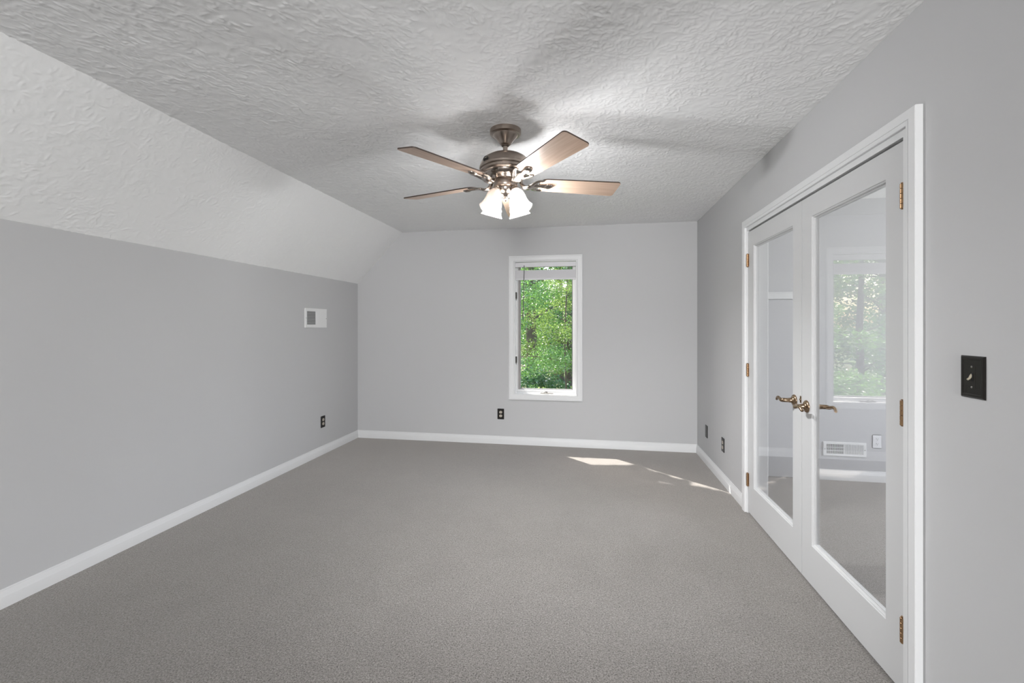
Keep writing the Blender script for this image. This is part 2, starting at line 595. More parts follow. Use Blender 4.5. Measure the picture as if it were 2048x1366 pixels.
def wall_with_hole(axis, pos0, pos1, a0, a1, z0, z1, holes):
    """wall slab along an axis with rectangular holes (a0, z0, a1, z1), all in one grid"""
    bm = bmesh.new()
    As = sorted({a0, a1, *[h[0] for h in holes], *[h[2] for h in holes]})
    Zs = sorted({z0, z1, *[h[1] for h in holes], *[h[3] for h in holes]})
    for i in range(len(As) - 1):
        for j in range(len(Zs) - 1):
            ca, cz = (As[i] + As[i + 1]) / 2, (Zs[j] + Zs[j + 1]) / 2
            if any(h[0] < ca < h[2] and h[1] < cz < h[3] for h in holes):
                continue
            if axis == 'x':
                add_box(bm, (As[i], pos0, Zs[j]), (As[i + 1], pos1, Zs[j + 1]))
            else:
                add_box(bm, (pos0, As[i], Zs[j]), (pos1, As[i + 1], Zs[j + 1]))
    bmesh.ops.remove_doubles(bm, verts=bm.verts, dist=1e-5)
    # drop the inner faces where two cells meet
    seen = {}
    for f in bm.faces:
        seen.setdefault(tuple(sorted(v.index for v in f.verts)), []).append(f)
    bm.verts.index_update()
    seen = {}
    for f in bm.faces:
        seen.setdefault(tuple(sorted(v.index for v in f.verts)), []).append(f)
    dead = [f for fs in seen.values() if len(fs) > 1 for f in fs]
    bmesh.ops.delete(bm, geom=dead, context='FACES')
    return bm

WX0, WX1, WZ0, WZ1 = -0.838, -0.136, 0.560, 2.060     # window opening inside its casing
FT = 0.17
bm = wall_with_hole('x', D, D + FT, XL - 0.15, XR + WR, -0.02, H + 0.15, [(WX0, WZ0, WX1, WZ1)])
tag(build('wall_far', bm, M['wall']), 'grey far wall with one narrow window', 'wall', **S)

bm = wall_with_hole('y', XR, XR + WR, YB - 0.15, D, -0.02, H, [(OY0 - 0.02, -0.03, OY1 + 0.02, OZ + 0.02)])
tag(build('wall_right', bm, M['wall']), 'grey right wall with double glass doors', 'wall', **S)

bm = wall_with_hole('x', YB - 0.15, YB, XL - 0.15, XR + WR, -0.02, H + 0.15, [(-0.15, 0.37, 0.95, 2.27)])
tag(build('wall_back', bm, M['wall']), 'grey wall behind the camera with a tall added window', 'wall', **S)

# next room
tag(build('wall_next_room_far', box((XR + WR, DA, -0.02), (XA + 0.15, DA + 0.12, H + 0.15)), M['wall2']), 'cool grey far wall of the room beyond the doors', 'wall', **S)
bm = wall_with_hole('y', XA, XA + 0.15, YA, DA, -0.02, H + 0.15, [(1.65, 0.67, 3.55, 2.17)])
tag(build('wall_next_room_right', bm, M['wall2']), 'cool grey side wall of the room beyond the doors', 'wall', **S)
tag(build('wall_next_room_near', box((XR + WR, YA - 0.12, -0.02), (XA + 0.15, YA, H + 0.15)), M['wall2']), 'cool grey near wall of the room beyond the doors', 'wall', **S)
tag(build('ceiling_next_room', box((XR + WR, YA, H - 0.01), (XA + 0.15, DA, H + 0.14)), M['ceil']), 'flat white ceiling of the room beyond the doors', 'ceiling', **S)

# ------------------------------------------------------------------ baseboards
BP = [(0, 0), (0.015, 0), (0.015, 0.052), (0.0135, 0.056), (0.0115, 0.060), (0.0085, 0.076), (0.006, 0.080), (0.006, 0.085), (0.004, 0.088), (0, 0.088)]
def baseboard(name, o, out, along, length, label, ext=0.0):
    bm = bmesh.new()
    add_extrude(bm, BP, o, out, (0, 0, 1), along, length)
    return tag(build(name, bm, M['trim'], smooth=25), label, 'baseboard', **S)
baseboard('baseboard_left', (XL, YB, 0), (1, 0, 0), (0, 1, 0), D - YB, 'white baseboard along the left wall')
baseboard('baseboard_far', (XL, D, 0), (0, -1, 0), (1, 0, 0), XR - XL, 'white baseboard along the far wall')
baseboard('baseboard_right', (XR, OY1 + 0.065, 0), (-1, 0, 0), (0, 1, 0), D - OY1 - 0.065, 'white baseboard on the right wall between doors and far corner')
baseboard('baseboard_right_near', (XR, YB, 0), (-1, 0, 0), (0, 1, 0), OY0 - 0.087 - YB, 'white baseboard on the right wall on the camera side of the doors')
baseboard('baseboard_next_room', (1.925, DA, 0), (0, -1, 0), (1, 0, 0), XA - 1.925, 'white baseboard seen through the right glass door')

# ------------------------------------------------------------------ window in the far wall
win = tag(empty('window_1', ((WX0 + WX1) / 2, D, WZ0)), 'narrow white casement window in the far wall', 'window', **S)
def wb(name, bm, mat, smooth=None, parent=None):
    o = build(name, bm, mat, smooth=smooth)
    o.parent = parent or win
    o.matrix_parent_inverse = Matrix.Translation(win.location).inverted()
    return o
CP = [(0.0, 0.0), (0.0, 0.019), (0.004, 0.022), (0.014, 0.022), (0.018, 0.019), (0.026, 0.019), (0.044, 0.014), (0.050, 0.015), (0.056, 0.012), (0.060, 0.009), (0.060, 0.0)]
bm = bmesh.new()
add_mitre_frame(bm, CP, (WX0 - 0.058, WZ0 - 0.055, WX1 + 0.058, WZ1 + 0.056), (0, D, 0), (1, 0, 0), (0, 0, 1), (0, -1, 0))
wb('casing', bm, M['trim'], 30)
bm = bmesh.new()   # jamb liner through the wall
add_mitre_frame(bm, [(-0.002, -FT), (-0.002, 0.0), (0.012, 0.0), (0.012, -FT)], (WX0, WZ0, WX1, WZ1), (0, D, 0), (1, 0, 0), (0, 0, 1), (0, -1, 0))
wb('jamb', bm, M['trim'])
bm = bmesh.new()   # fixed stop
add_mitre_frame(bm, [(0.012, -0.075), (0.012, -0.045), (0.022, -0.047), (0.022, -0.075)], (WX0, WZ0, WX1, WZ1), (0, D, 0), (1, 0, 0), (0, 0, 1), (0, -1, 0))
wb('stop_bead', bm, M['trim'])
bm = bmesh.new()   # sash
add_mitre_frame(bm, [(0.014, -0.12), (0.014, -0.077), (0.045, -0.077), (0.052, -0.086), (0.052, -0.12)], (WX0, WZ0, WX1, WZ1), (0, D, 0), (1, 0, 0), (0, 0, 1), (0, -1, 0))
sash = wb('sash', bm, M['trim'])
bm = bmesh.new()
add_mitre_frame(bm, [(0.0515, -0.116), (0.0515, -0.0865), (0.060, -0.092), (0.060, -0.116)], (WX0, WZ0, WX1, WZ1), (0, D, 0), (1, 0, 0), (0, 0, 1), (0, -1, 0))
wb('glazing_seal', bm, M['gasket'])['label'] = 'dark grey seal round the pane'
wb('screen_channel', box((WX0 + 0.037, D + 0.068, WZ0 + 0.052), (WX0 + 0.058, D + 0.0768, WZ1 - 0.052), 0.001), simple('taupe_channel', (0.30, 0.285, 0.27), 0.6))['label'] = 'grey channel on the hinge side of the sash'
wb('pane', box((WX0 + 0.050, D + 0.100, WZ0 + 0.050), (WX1 - 0.050, D + 0.106, WZ1 - 0.050)), M['glass'])
for z in (1.676, 0.950):
    bm = box((WX0 + 0.0115, D + 0.024, z - 0.036), (WX0 + 0.0245, D + 0.066, z + 0.036), 0.002)
    add_box(bm, (WX0 + 0.013, D + 0.042, z - 0.055), (WX0 + 0.020, D + 0.055, z - 0.030), 0.002)
    wb('hinge', bm, M['hw'], 30)['label'] = 'dark hinge lock on the left jamb'
bm = box((-0.545, D + 0.020, WZ0 + 0.0115), (-0.400, D + 0.046, WZ0 + 0.024), 0.004)
add_tube(bm, [(-0.470, D + 0.030, WZ0 + 0.022), (-0.472, D + 0.018, WZ0 + 0.034), (-0.490, D + 0.006, WZ0 + 0.034), (-0.512, D + 0.004, WZ0 + 0.026)], [0.007, 0.006, 0.005, 0.006], 10)
wb('crank', bm, M['nickel_hw'], 40)['label'] = 'grey folding crank handle on the sill'

# raised mini blind
bl = tag(empty('window_blind', (WX0 + 0.35, D - 0.002, WZ1 - 0.02)), 'white mini blind drawn up at the top of the window', 'blind')
def bb(name, bm, mat, smooth=None, parent=None):
    o = build(name, bm, mat, smooth=smooth)
    o.parent = parent or bl
    o.matrix_parent_inverse = Matrix.Translation(bl.location).inverted()
    return o
bx0, bx1 = WX0 + 0.014, WX1 - 0.014
bm = box((bx0, D - 0.004, 1.990), (bx1, D + 0.024, 2.036), 0.002)
bb('headrail', bm, M['blind'])
bm = bmesh.new()
z = 1.865
for k in range(24):
    zz = z + k * 0.0038
    prof = [(0.0, -0.0017), (0.0008, -0.0019), (0.006, -0.0014), (0.0125, -0.0010), (0.019, -0.0014), (0.0242, -0.0019), (0.025, -0.0017), (0.025, 0.0013), (0.019, 0.0021), (0.0125, 0.0025), (0.006, 0.0021), (0.0, 0.0013)]
    jit = random.Random(k).uniform(-0.0008, 0.0008)
    add_extrude(bm, prof, (bx0, D - 0.004 + jit, zz), (0, 1, 0), (0, 0, 1), (1, 0, 0), bx1 - bx0)
bb('slats', bm, M['blind'])['label'] = 'stack of thin white blind slats'
bb('bottom_rail', box((bx0, D - 0.004, 1.846), (bx1, D + 0.022, 1.8635), 0.003), M['blind'])
for x in (bx0 + 0.10, (bx0 + bx1) / 2, bx1 - 0.10):
    bm = bmesh.new()
    add_tube(bm, [(x, D - 0.0065, 1.992), (x, D - 0.0068, 1.93), (x, D - 0.0065, 1.850)], 0.0011, 6, 2)
    bb('ladder_cord', bm, M['blind'])
bm = bmesh.new()
add_tube(bm, [(-0.722, D - 0.012, 2.006), (-0.722, D - 0.016, 1.985), (-0.724, D - 0.017, 1.85), (-0.734, D - 0.017, 1.40)], [0.0035, 0.0042, 0.0042, 0.0048], 8, 3)
bb('wand', bm, M['wand'], 40)['label'] = 'thin dark tilt wand hanging down the left side'

# made-up window behind the camera, added for the fill light
wb2 = tag(empty('added_window_back', (0.4, YB, 0.37)), 'unseen tall window behind the camera, added to let fill light in', 'window', **S)
bm = bmesh.new()
add_mitre_frame(bm, [(-0.06, 0.0), (-0.06, 0.02), (0.0, 0.02), (0.0, -0.15), (-0.002, -0.15), (-0.002, 0.0)], (-0.15, 0.37, 0.95, 2.27), (0, YB, 0), (1, 0, 0), (0, 0, 1), (0, 1, 0))
add_box(bm, (-0.15, YB - 0.10, 1.29), (0.95, YB - 0.05, 1.34))
o = build('frame', bm, M['trim']); o.parent = wb2; o.matrix_parent_inverse = Matrix.Translation(wb2.location).inverted()
wb3 = tag(empty('added_window_next_room', (XA, 2.6, 0.67)), 'unseen window in the side wall of the next room, added to let fill light in', 'window', **S)  # made-up opening, added so the next room gets its fill light
bm = bmesh.new()
add_mitre_frame(bm, [(-0.06, 0.0), (-0.06, 0.02), (0.0, 0.02), (0.0, -0.15), (-0.002, -0.15), (-0.002, 0.0)], (1.65, 0.67, 3.55, 2.17), (XA, 0, 0), (0, 1, 0), (0, 0, 1), (-1, 0, 0))
o = build('frame', bm, M['trim']); o.parent = wb3; o.matrix_parent_inverse = Matrix.Translation(wb3.location).inverted()

# ------------------------------------------------------------------ doorway trim and the pair of glass doors
dt = tag(empty('trim_1', (XR, (OY0 + OY1) / 2, 0)), 'white casing and jamb round the double doorway', 'door trim', **S)
def dp_(name, bm, mat, smooth=None, parent=dt):
    o = build(name, bm, mat, smooth=smooth)
    o.parent = parent
    o.matrix_parent_inverse = Matrix.Translation(parent.location).inverted()
    return o
# casing on this side: outer backband 24 mm proud, inner flat 9 mm proud; the three-sided frame runs below the floor
def casing_frame(x, nxs, outer, prof):
    bm = bmesh.new()
    y0, y1, z1 = outer
    rings = []
    for (yc, sy, zc) in ((y0, 1, -0.01), (y0, 1, None), (y1, -1, None), (y1, -1, -0.01)):
        rings.append([Vector((x + nxs * o, yc + sy * i, (z1 - i) if zc is None else zc)) for i, o in prof])
    add_rings(bm, rings)
    return bm
PC = [(0.0, 0.0), (0.0, 0.022), (0.002, 0.024), (0.034, 0.024), (0.0350, 0.0215), (0.0365, 0.0215), (0.0375, 0.0235), (0.050, 0.0225), (0.052, 0.0205), (0.052, 0.0)]
dp_('casing', casing_frame(XR, -1, (OY0 - 0.087, OY1 + 0.064, 2.084), PC), M['trim'], 25)
bm = casing_frame(XR + WR, 1, (OY0 - 0.075, OY1 + 0.065, 2.075), [(0, 0), (0, 0.016), (0.05, 0.014), (0.06, 0.008), (0.06, 0)])
dp_('rear_casing', bm, M['trim'], 25)
bm = casing_frame(XR, 1, (OY0 - 0.038, OY1 + 0.038, OZ + 0.038), [(0, -0.009), (0, WR + 0.002), (0.0355, WR + 0.002), (0.0355, -0.009)])
dp_('jamb', bm, M['trim'])
bm = casing_frame(XR, 1, (OY0 - 0.004, OY1 + 0.004, OZ + 0.002), [(0, 0.042), (0, 0.075), (0.012, 0.075), (0.012, 0.042)])
dp_('door_stop', bm, M['trim'])

DF = XR - 0.001          # room-side face of the doors
DTK = 0.035
YM = 2.6475
def leaf(name, ya, yb, hinge_y, label, sgn):
    """ya < yb; sgn = +1 when the hinges stand at yb"""
    root = tag(empty(name, (DF, (ya + yb) / 2, 0.008)), label, 'door', **S)
    st_h, st_m = 0.106, 0.108
    z0, z1 = 0.008, OZ - 0.006
    g0 = ya + (st_m if sgn > 0 else st_h)
    g1 = yb - (st_h if sgn > 0 else st_m)
    gz0, gz1 = 0.212, 1.888
    bm = wall_with_hole('y', DF, DF + DTK, ya, yb, z0, z1, [(g0, gz0, g1, gz1)])
    bmesh.ops.bevel(bm, geom=[e for e in bm.edges if len(e.link_faces) == 2 and e.calc_face_angle() > 1], offset=0.0015, segments=1, affect='EDGES')
    dp_('frame', bm, M['door'], None, root)
    prof = [(-0.001, 0.0), (0.0015, -0.004), (0.005, -0.005), (0.008, -0.0095), (0.0085, -0.015), (0.013, -0.0158), (0.013, -0.0205), (0.013, -0.030), (-0.001, -0.033)]
    bm = bmesh.new()
    add_mitre_frame(bm, prof, (g0, gz0, g1, gz1), (DF, 0, 0), (0, 1, 0), (0, 0, 1), (-1, 0, 0))
    dp_('glazing_bead', bm, M['door'], 20, root)
    dp_('pane', box((DF + 0.015, g0 + 0.010, gz0 + 0.010), (DF + 0.020, g1 - 0.010, gz1 - 0.010)), M['doorglass'], None, root)
    for z in (1.797, 1.018, 0.238):
        bm = bmesh.new()
        hx = DF - 0.0065
        for k in range(5):
            zz = z - 0.045 + k * 0.018
            add_lathe(bm, [(0.0, zz), (0.0066, zz + 0.0003), (0.0075, zz + 0.0012), (0.0075, zz + 0.0165), (0.0066, zz + 0.0175), (0.0, zz + 0.0178)], 12, Matrix.Translation((hx, hinge_y, 0)))
        for zz in (z - 0.049, z + 0.0455):
            add_lathe(bm, [(0.0, zz), (0.0045, zz + 0.001), (0.0050, zz + 0.003), (0.0, zz + 0.0035)], 10, Matrix.Translation((hx, hinge_y, 0)))
        add_box(bm, (DF - 0.0012, hinge_y - (0.014 if sgn > 0 else 0.002), z - 0.045), (DF + 0.0005, hinge_y + (0.002 if sgn > 0 else 0.014), z + 0.045))
        h = dp_('hinge', bm, M['brass'], 35, root)
        h['label'] = 'brass butt hinge with five knuckles'
    # lever handle: rose, spindle and wavy lever, one on each face
    hy = YM + (0.085 if sgn > 0 else -0.058)
    hz = 0.921 if sgn > 0 else 0.912
    for face, nxs in ((DF, -1), (DF + DTK, 1)):
        bm = bmesh.new()
        mt = Matrix.Translation((face, hy, hz)) @ Matrix.Rotation(math.pi / 2 * nxs, 4, 'Y')
        add_lathe(bm, [(0.0, -0.001), (0.031, -0.001), (0.0325, 0.002), (0.031, 0.006), (0.026, 0.010), (0.022, 0.0105), (0.017, 0.013), (0.0135, 0.020), (0.0125, 0.030), (0.0, 0.031)], 32, mt)
        hd = dp_('handle', bm, M['lever'], 50, root)
        hd['label'] = 'aged bronze lever handle'
        xo = face + nxs * 0.030
        xe = face + nxs * 0.062
        bm = bmesh.new()
        d = 1 if sgn > 0 else -1
        add_tube(bm, [(xo - nxs * 0.006, hy, hz), (xo + nxs * 0.012, hy, hz), (xe - nxs * 0.006, hy + d * 0.004, hz), (xe, hy + d * 0.016, hz - 0.001), (xe, hy + d * 0.036, hz + 0.003),
                      (xe, hy + d * 0.054, hz + 0.007), (xe, hy + d * 0.071, hz + 0.003), (xe - nxs * 0.002, hy + d * 0.084, hz - 0.007), (xe - nxs * 0.004, hy + d * 0.092, hz - 0.007)],
                 [0.0115, 0.0115, 0.0115, 0.0105, 0.0085, (0.0075, 0.0085), (0.007, 0.0085), (0.0065, 0.0075), 0.005], 14, 5)
        o = build('lever', bm, M['lever'], smooth=50)
        o.parent = hd
    return root
d1 = leaf('door_1', YM + 0.0015, OY1 - 0.003, OY1 - 0.004, 'farther white glass door of the pair, on the left hinges', +1)
d2 = leaf('door_2', OY0 + 0.003, YM - 0.0015, OY0 + 0.004, 'nearer white glass door of the pair, on the right hinges', -1)
bm = box((DF - 0.0015, YM + 0.004, 0.918), (DF + 0.001, YM + 0.020, 0.956), 0.0007)
add_lathe(bm, [(0.0, 0.0), (0.006, 0.0005), (0.005, 0.004), (0.0, 0.005)], 12, Matrix.Translation((DF - 0.001, YM + 0.013, 0.937)) @ Matrix.Rotation(-math.pi / 2, 4, 'Y'))
dp_('latch_plate', bm, M['lever'], 40, d1)['label'] = 'small bronze latch plate at the meeting edge'

# low access door in the next room's far wall
d3 = tag(empty('door_3', (1.58, DA, 0)), 'low white access door in the room beyond, seen through the left pane', 'door', **S)
bm = box((1.245, DA - 0.012, 0.003), (1.862, DA + 0.0, 1.562), 0.002)
dp_('panel', bm, M['wall2'], None, d3)
bm = box((1.240, DA - 0.020, 1.567), (1.925, DA + 0.0, 1.622), 0.004)
add_box(bm, (1.240, DA - 0.026, 1.618), (1.925, DA + 0.0, 1.630), 0.002)
add_box(bm, (1.866, DA - 0.020, 0.0), (1.923, DA + 0.0, 1.567), 0.003)
dp_('casing', bm, M['trim'], None, d3)

# ------------------------------------------------------------------ wall plates, outlets, switch, vents
def on_wall(root, wall):
    """rotate so that local +X runs along the wall to the viewer's right, +Z up and -Y out of the wall"""
    root.rotation_euler = (0, 0, {'far': 0, 'left': math.pi / 2, 'right': -math.pi / 2}[wall])
    return root

def outlet(loc, wall, label, plate, face, group=None, wd=0.076, ht=0.120):
    r = on_wall(tag(empty('wall_outlet', loc), label, 'outlet', group), wall)
    bm = box((-wd / 2, -0.0055, -ht / 2), (wd / 2, 0.0, ht / 2), 0.0035)
    build('plate', bm, plate, r, 40)
    for s in (-1, 1):
        bm = bmesh.new()
        ring = []
        for k in range(28):
            a = 2 * math.pi * k / 28
            ring.append((max(-0.0165, min(0.0165, 0.0185 * math.cos(a))), 0.0145 * math.sin(a)))
        add_rings(bm, [[Vector((x, -0.004, s * 0.0205 + z)) for x, z in ring], [Vector((x, -0.0072, s * 0.0205 + z)) for x, z in ring]])
        rc = build('receptacle', bm, face, r)
        if face is not plate:
            rc['label'] = 'pale receptacle face'
        bm = bmesh.new()
        add_box(bm, (-0.0075, -0.0076, s * 0.0205 - 0.001), (-0.0050, -0.0070, s * 0.0205 + 0.008))
        add_box(bm, (0.0048, -0.0076, s * 0.0205 - 0.001), (0.0070, -0.0070, s * 0.0205 + 0.007))
        add_lathe(bm, [(0.0, 0.0), (0.0027, 0.0), (0.0027, 0.0006), (0.0, 0.0006)], 10, Matrix.Translation((0, -0.0070, s * 0.0205 - 0.007)) @ Matrix.Rotation(math.pi / 2, 4, 'X'))
        build('slots', bm, M['slot'], rc)
    bm = bmesh.new()
    add_lathe(bm, [(0.0, 0.004), (0.003, 0.004), (0.003, 0.0064), (0.0, 0.0068)], 12, Matrix.Rotation(math.pi / 2, 4, 'X'))
    build('screw', bm, plate, r)
    return r
G = 'wall outlets in dark plates'
outlet((XL, 4.317, 0.337), 'left', 'dark bronze outlet on the left wall below the white vent', M['dark'], M['ivory'], G)
outlet((-0.990, D, 0.337), 'far', 'dark bronze outlet on the far wall, left below the window', M['dark'], M['ivory'], G)
outlet((XR, 4.095, 0.324), 'right', 'dark outlet with pale sockets on the right wall beside the doors', M['dark'], M['ivory'], G)
outlet((2.414, DA, 0.345), 'far', 'white outlet seen through the right glass door beside the floor vent', M['white_pl'], M['white_pl'], None, 0.070, 0.114)

r = on_wall(tag(empty('blank_plate', (XR, 4.645, 0.312)), 'blank dark wall plate on the right wall nearest the far corner', 'wall plate'), 'right')
build('plate', box((-0.038, -0.0055, -0.060), (0.038, 0.0, 0.060), 0.0035), M['dark'], r, 40)
for s in (-1, 1):
    bm = bmesh.new()
    add_lathe(bm, [(0.0, 0.004), (0.003, 0.004), (0.003, 0.0064), (0.0, 0.0068)], 12, Matrix.Translation((0, 0, s * 0.021)) @ Matrix.Rotation(math.pi / 2, 4, 'X'))
    build('screw', bm, M['nickel_hw'], r)

r = on_wall(tag(empty('light_switch', (XR, 1.549, 1.180)), 'dark bronze toggle switch plate on the right wall near the camera', 'light switch'), 'right')
bm = bmesh.new()
add_mitre_frame(bm, [(0.0, 0.0), (0.0, 0.003), (0.004, 0.0065), (0.010, 0.0065), (0.012, 0.0055), (0.030, 0.0055), (0.030, 0.0)], (-0.042, -0.062, 0.042, 0.062), (0, 0, 0), (1, 0, 0), (0, 0, 1), (0, -1, 0))
add_box(bm, (-0.0125, -0.0058, -0.0325), (0.0125, 0.0, 0.0325))
build('plate', bm, M['dark'], r)
bm = box((-0.005, -0.0075, -0.013), (0.005, -0.003, 0.013), 0.001)
build('toggle_slot', bm, M['slot'], r)
bm = bmesh.new()
add_tube(bm, [(0, -0.004, 0.008), (0, -0.0085, 0.002), (0, -0.011, -0.003), (0, -0.017, -0.008)], [(0.003, 0.004), (0.003, 0.0035), (0.0028, 0.003), (0.0026, 0.0028)], 10, 4)
build('toggle', bm, simple('aged_ivory_toggle', (0.36, 0.32, 0.24), 0.4), r, 50)['label'] = 'ivory toggle flipped down'
for s in (-1, 1):
    bm = bmesh.new()
    add_lathe(bm, [(0.0, 0.003), (0.0032, 0.003), (0.0032, 0.0064), (0.0, 0.007)], 12, Matrix.Translation((0, 0, s * 0.030)) @ Matrix.Rotation(math.pi / 2, 4, 'X'))
    build('screw', bm, M['nickel_hw'], r)

def vent(name, loc, wall, label, wd, ht, louver, bank, n_v, n_h, depth=0.010, core=(0.03, 0.03)):
    """sheet-metal register: frame, one or two louvre banks, lever and screws. louver: list of (x0, x1, style)"""
    r = on_wall(tag(empty(name, loc), label, 'air vent'), wall)
    x0, x1, z0, z1 = -wd / 2, wd / 2, -ht / 2, ht / 2
    holes = [(a, z0 + core[1], b, z1 - core[1]) for a, b, s in louver]
    bm = wall_with_hole('x', -depth + 0.0008, -depth + 0.004, x0, x1, z0, z1, holes)
    add_mitre_frame(bm, [(0.0, 0.0), (0.0, depth * 0.4), (0.006, depth), (0.008, depth), (0.008, 0.0)], (x0, z0, x1, z1), (0, 0, 0), (1, 0, 0), (0, 0, 1), (0, -1, 0))
    build('face_plate', bm, M['ventwhite'], r)
    for a, b, style in louver:
        build('duct_back', box((a - 0.003, -0.0012, z0 + core[1] - 0.003), (b + 0.003, -0.0002, z1 - core[1] + 0.003)), M['slot'] if style == 'open' else M['ductgrey'], r)
        bm = bmesh.new()
        n = n_v
        for k in range(n):
            x = a + (k + 0.5) * (b - a) / n
            wv = (b - a) / n * (0.30 if style == 'open' else 0.55)
            add_box(bm, (x - wv / 2, -depth + 0.0005, z0 + core[1] - 0.002), (x + wv / 2, -depth + 0.005, z1 - core[1] + 0.002))
        if style == 'open':
            for k in range(1, n_h + 1):
                zz = z0 + core[1] + k * (ht - 2 * core[1]) / (n_h + 1)
                add_box(bm, (a - 0.002, -depth - 0.0005, zz - 0.0022), (b + 0.002, -depth + 0.004, zz + 0.0022))
        build('louvre', bm, M['ventwhite'], r)
    for x in (x0 + 0.012, x1 - 0.012):
        bm = bmesh.new()
        add_lathe(bm, [(0.0, depth - 0.001), (0.004, depth - 0.001), (0.0036, depth + 0.0014), (0.0, depth + 0.002)], 12, Matrix.Translation((x, 0, -0.002)) @ Matrix.Rotation(math.pi / 2, 4, 'X'))
        build('screw', bm, M['nickel_hw'], r)
    return r

# white register high on the left wall: dark slatted half on the left, plain half on the right
r = on_wall(tag(empty('wall_vent', (XL, 4.193, 1.4105)), 'white rectangular air vent high on the left wall with grey louvres in one half', 'air vent'), 'left')
bm = wall_with_hole('x', -0.0092, -0.005, -0.183, 0.183, -0.096, 0.096, [(-0.156, -0.066, -0.012, 0.066)])
add_mitre_frame(bm, [(0.0, 0.0), (0.0, 0.005), (0.006, 0.010), (0.009, 0.010), (0.009, 0.0)], (-0.183, -0.096, 0.183, 0.096), (0, 0, 0), (1, 0, 0), (0, 0, 1), (0, -1, 0))
build('face_plate', bm, M['ventwhite'], r)
build('duct_back', box((-0.158, -0.0015, -0.068), (-0.010, -0.0003, 0.068)), M['ductgrey'], r)
bm = bmesh.new()
for k in range(9):
    zz = -0.066 + (k + 0.5) * 0.132 / 9
    add_extrude(bm, [(-0.0085, -0.004), (-0.0075, -0.0045), (-0.0025, 0.003), (-0.0035, 0.0035)], (-0.157, 0, zz), (0, 1, 0), (0, 0, 1), (1, 0, 0), 0.146)
build('louvre', bm, simple('grey_louvre_enamel', (0.42, 0.42, 0.42), 0.5), r)['label'] = 'grey horizontal louvres'
build('damper_plate', box((-0.002, -0.0105, -0.068), (0.158, -0.0085, 0.068), 0.0006), M['ventwhite'], r)
for x in (-0.171, 0.171):
    bm = bmesh.new()
    add_lathe(bm, [(0.0, 0.009), (0.004, 0.009), (0.0036, 0.0114), (0.0, 0.012)], 12, Matrix.Translation((x, 0, -0.002)) @ Matrix.Rotation(math.pi / 2, 4, 'X'))
    build('screw', bm, M['nickel_hw'], r)

vent('wall_register', (2.164, DA, 0.2685), 'far', 'long white floor-level register seen through the right glass door', 0.334, 0.120,
     [(-0.143, -0.007, 'open'), (0.001, 0.147, 'closed')], None, 16, 2, 0.010, (0.03, 0.019))

# ------------------------------------------------------------------ ceiling fan
FX, FY, FZ = -0.466, 2.508, H
fan = tag(empty('ceiling_fan', (FX, FY, FZ)), 'pewter ceiling fan with five maple blades and four glass lamp shades', 'ceiling fan')
TILT = (-0.020, -0.010, 0)
OFF = (-0.003, 0.006, 0)
def fp(name, bm, mat, smooth=40, parent=None, tilt=True):
    if parent is None:
        return build(name, bm, mat, fan, smooth, OFF if tilt else (0, 0, 0), TILT if tilt else (0, 0, 0))
    return build(name, bm, mat, parent, smooth)

bm = bmesh.new()
add_lathe(bm, [(0.0, 0.0), (0.080, 0.0), (0.087, -0.003), (0.088, -0.010), (0.0875, -0.026), (0.083, -0.030), (0.070, -0.031), (0.067, -0.036), (0.061, -0.044), (0.052, -0.053),
               (0.044, -0.062), (0.0375, -0.071), (0.032, -0.079), (0.029, -0.084), (0.024, -0.086), (0.0, -0.086)], 64)
fp('canopy', bm, M['fan_metal'], tilt=False)
bm = bmesh.new()
add_lathe(bm, [(0.0, -0.075), (0.019, -0.078), (0.023, -0.084), (0.019, -0.092), (0.0, -0.095)], 32)
fp('hanger_ball', bm, M['walnut'])['label'] = 'dark ball joint under the canopy'
bm = bmesh.new()
add_lathe(bm, [(0.0, -0.08), (0.0135, -0.08), (0.0135, -0.140), (0.0, -0.140)], 24)
fp('downrod', bm, M['fan_metal'])
bm = bmesh.new()
add_lathe(bm, [(0.0, -0.128), (0.020, -0.128), (0.023, -0.131), (0.023, -0.139), (0.022, -0.143), (0.0, -0.143)], 32)
fp('rod_coupling', bm, M['walnut'])['label'] = 'dark collar on top of the motor'
bm = bmesh.new()
add_lathe(bm, [(0.0, -0.138), (0.035, -0.139), (0.070, -0.1435), (0.098, -0.152), (0.119, -0.165), (0.133, -0.181), (0.141, -0.198), (0.1435, -0.207), (0.1445, -0.209), (0.1465, -0.212), (0.1465, -0.222), (0.143, -0.226),
               (0.139, -0.227), (0.139, -0.231), (0.142, -0.233), (0.142, -0.240), (0.136, -0.246), (0.126, -0.250), (0.0, -0.250)], 72)
motor = fp('motor_housing', bm, M['fan_metal'], 30)
bm = bmesh.new()
# small black maker's badge: an arc over a slanted row of strokes
A0 = math.radians(232)
def on_motor(du, dz, lift):
    a = A0 + du / 0.1435
    return Vector(((0.1437 + lift) * math.cos(a), (0.1437 + lift) * math.sin(a), -0.197 + dz))
def stroke(pts, wv=0.0028):
    for i in range(len(pts) - 1):
        p, q = Vector(pts[i]), Vector(pts[i + 1])
        d = (q - p).normalized(); nrm = Vector((-d.y, d.x)) * wv / 2
        vs = [bm.verts.new(on_motor(*(c), l)) for l in (-0.001, 0.0012) for c in (p - nrm, q - nrm, q + nrm, p + nrm)]
        for q4 in ((0, 3, 2, 1), (4, 5, 6, 7), (0, 1, 5, 4), (1, 2, 6, 5), (2, 3, 7, 6), (3, 0, 4, 7)):
            bm.faces.new([vs[k] for k in q4])
stroke([(-0.021, 0.000), (-0.015, 0.008), (-0.005, 0.0125), (0.006, 0.0125), (0.016, 0.007)], 0.003)
for k in range(6):
    u = -0.018 + k * 0.0066
    stroke([(u, -0.008), (u + 0.004, 0.003 + (0.003 if k in (0, 5) else 0))], 0.0034)
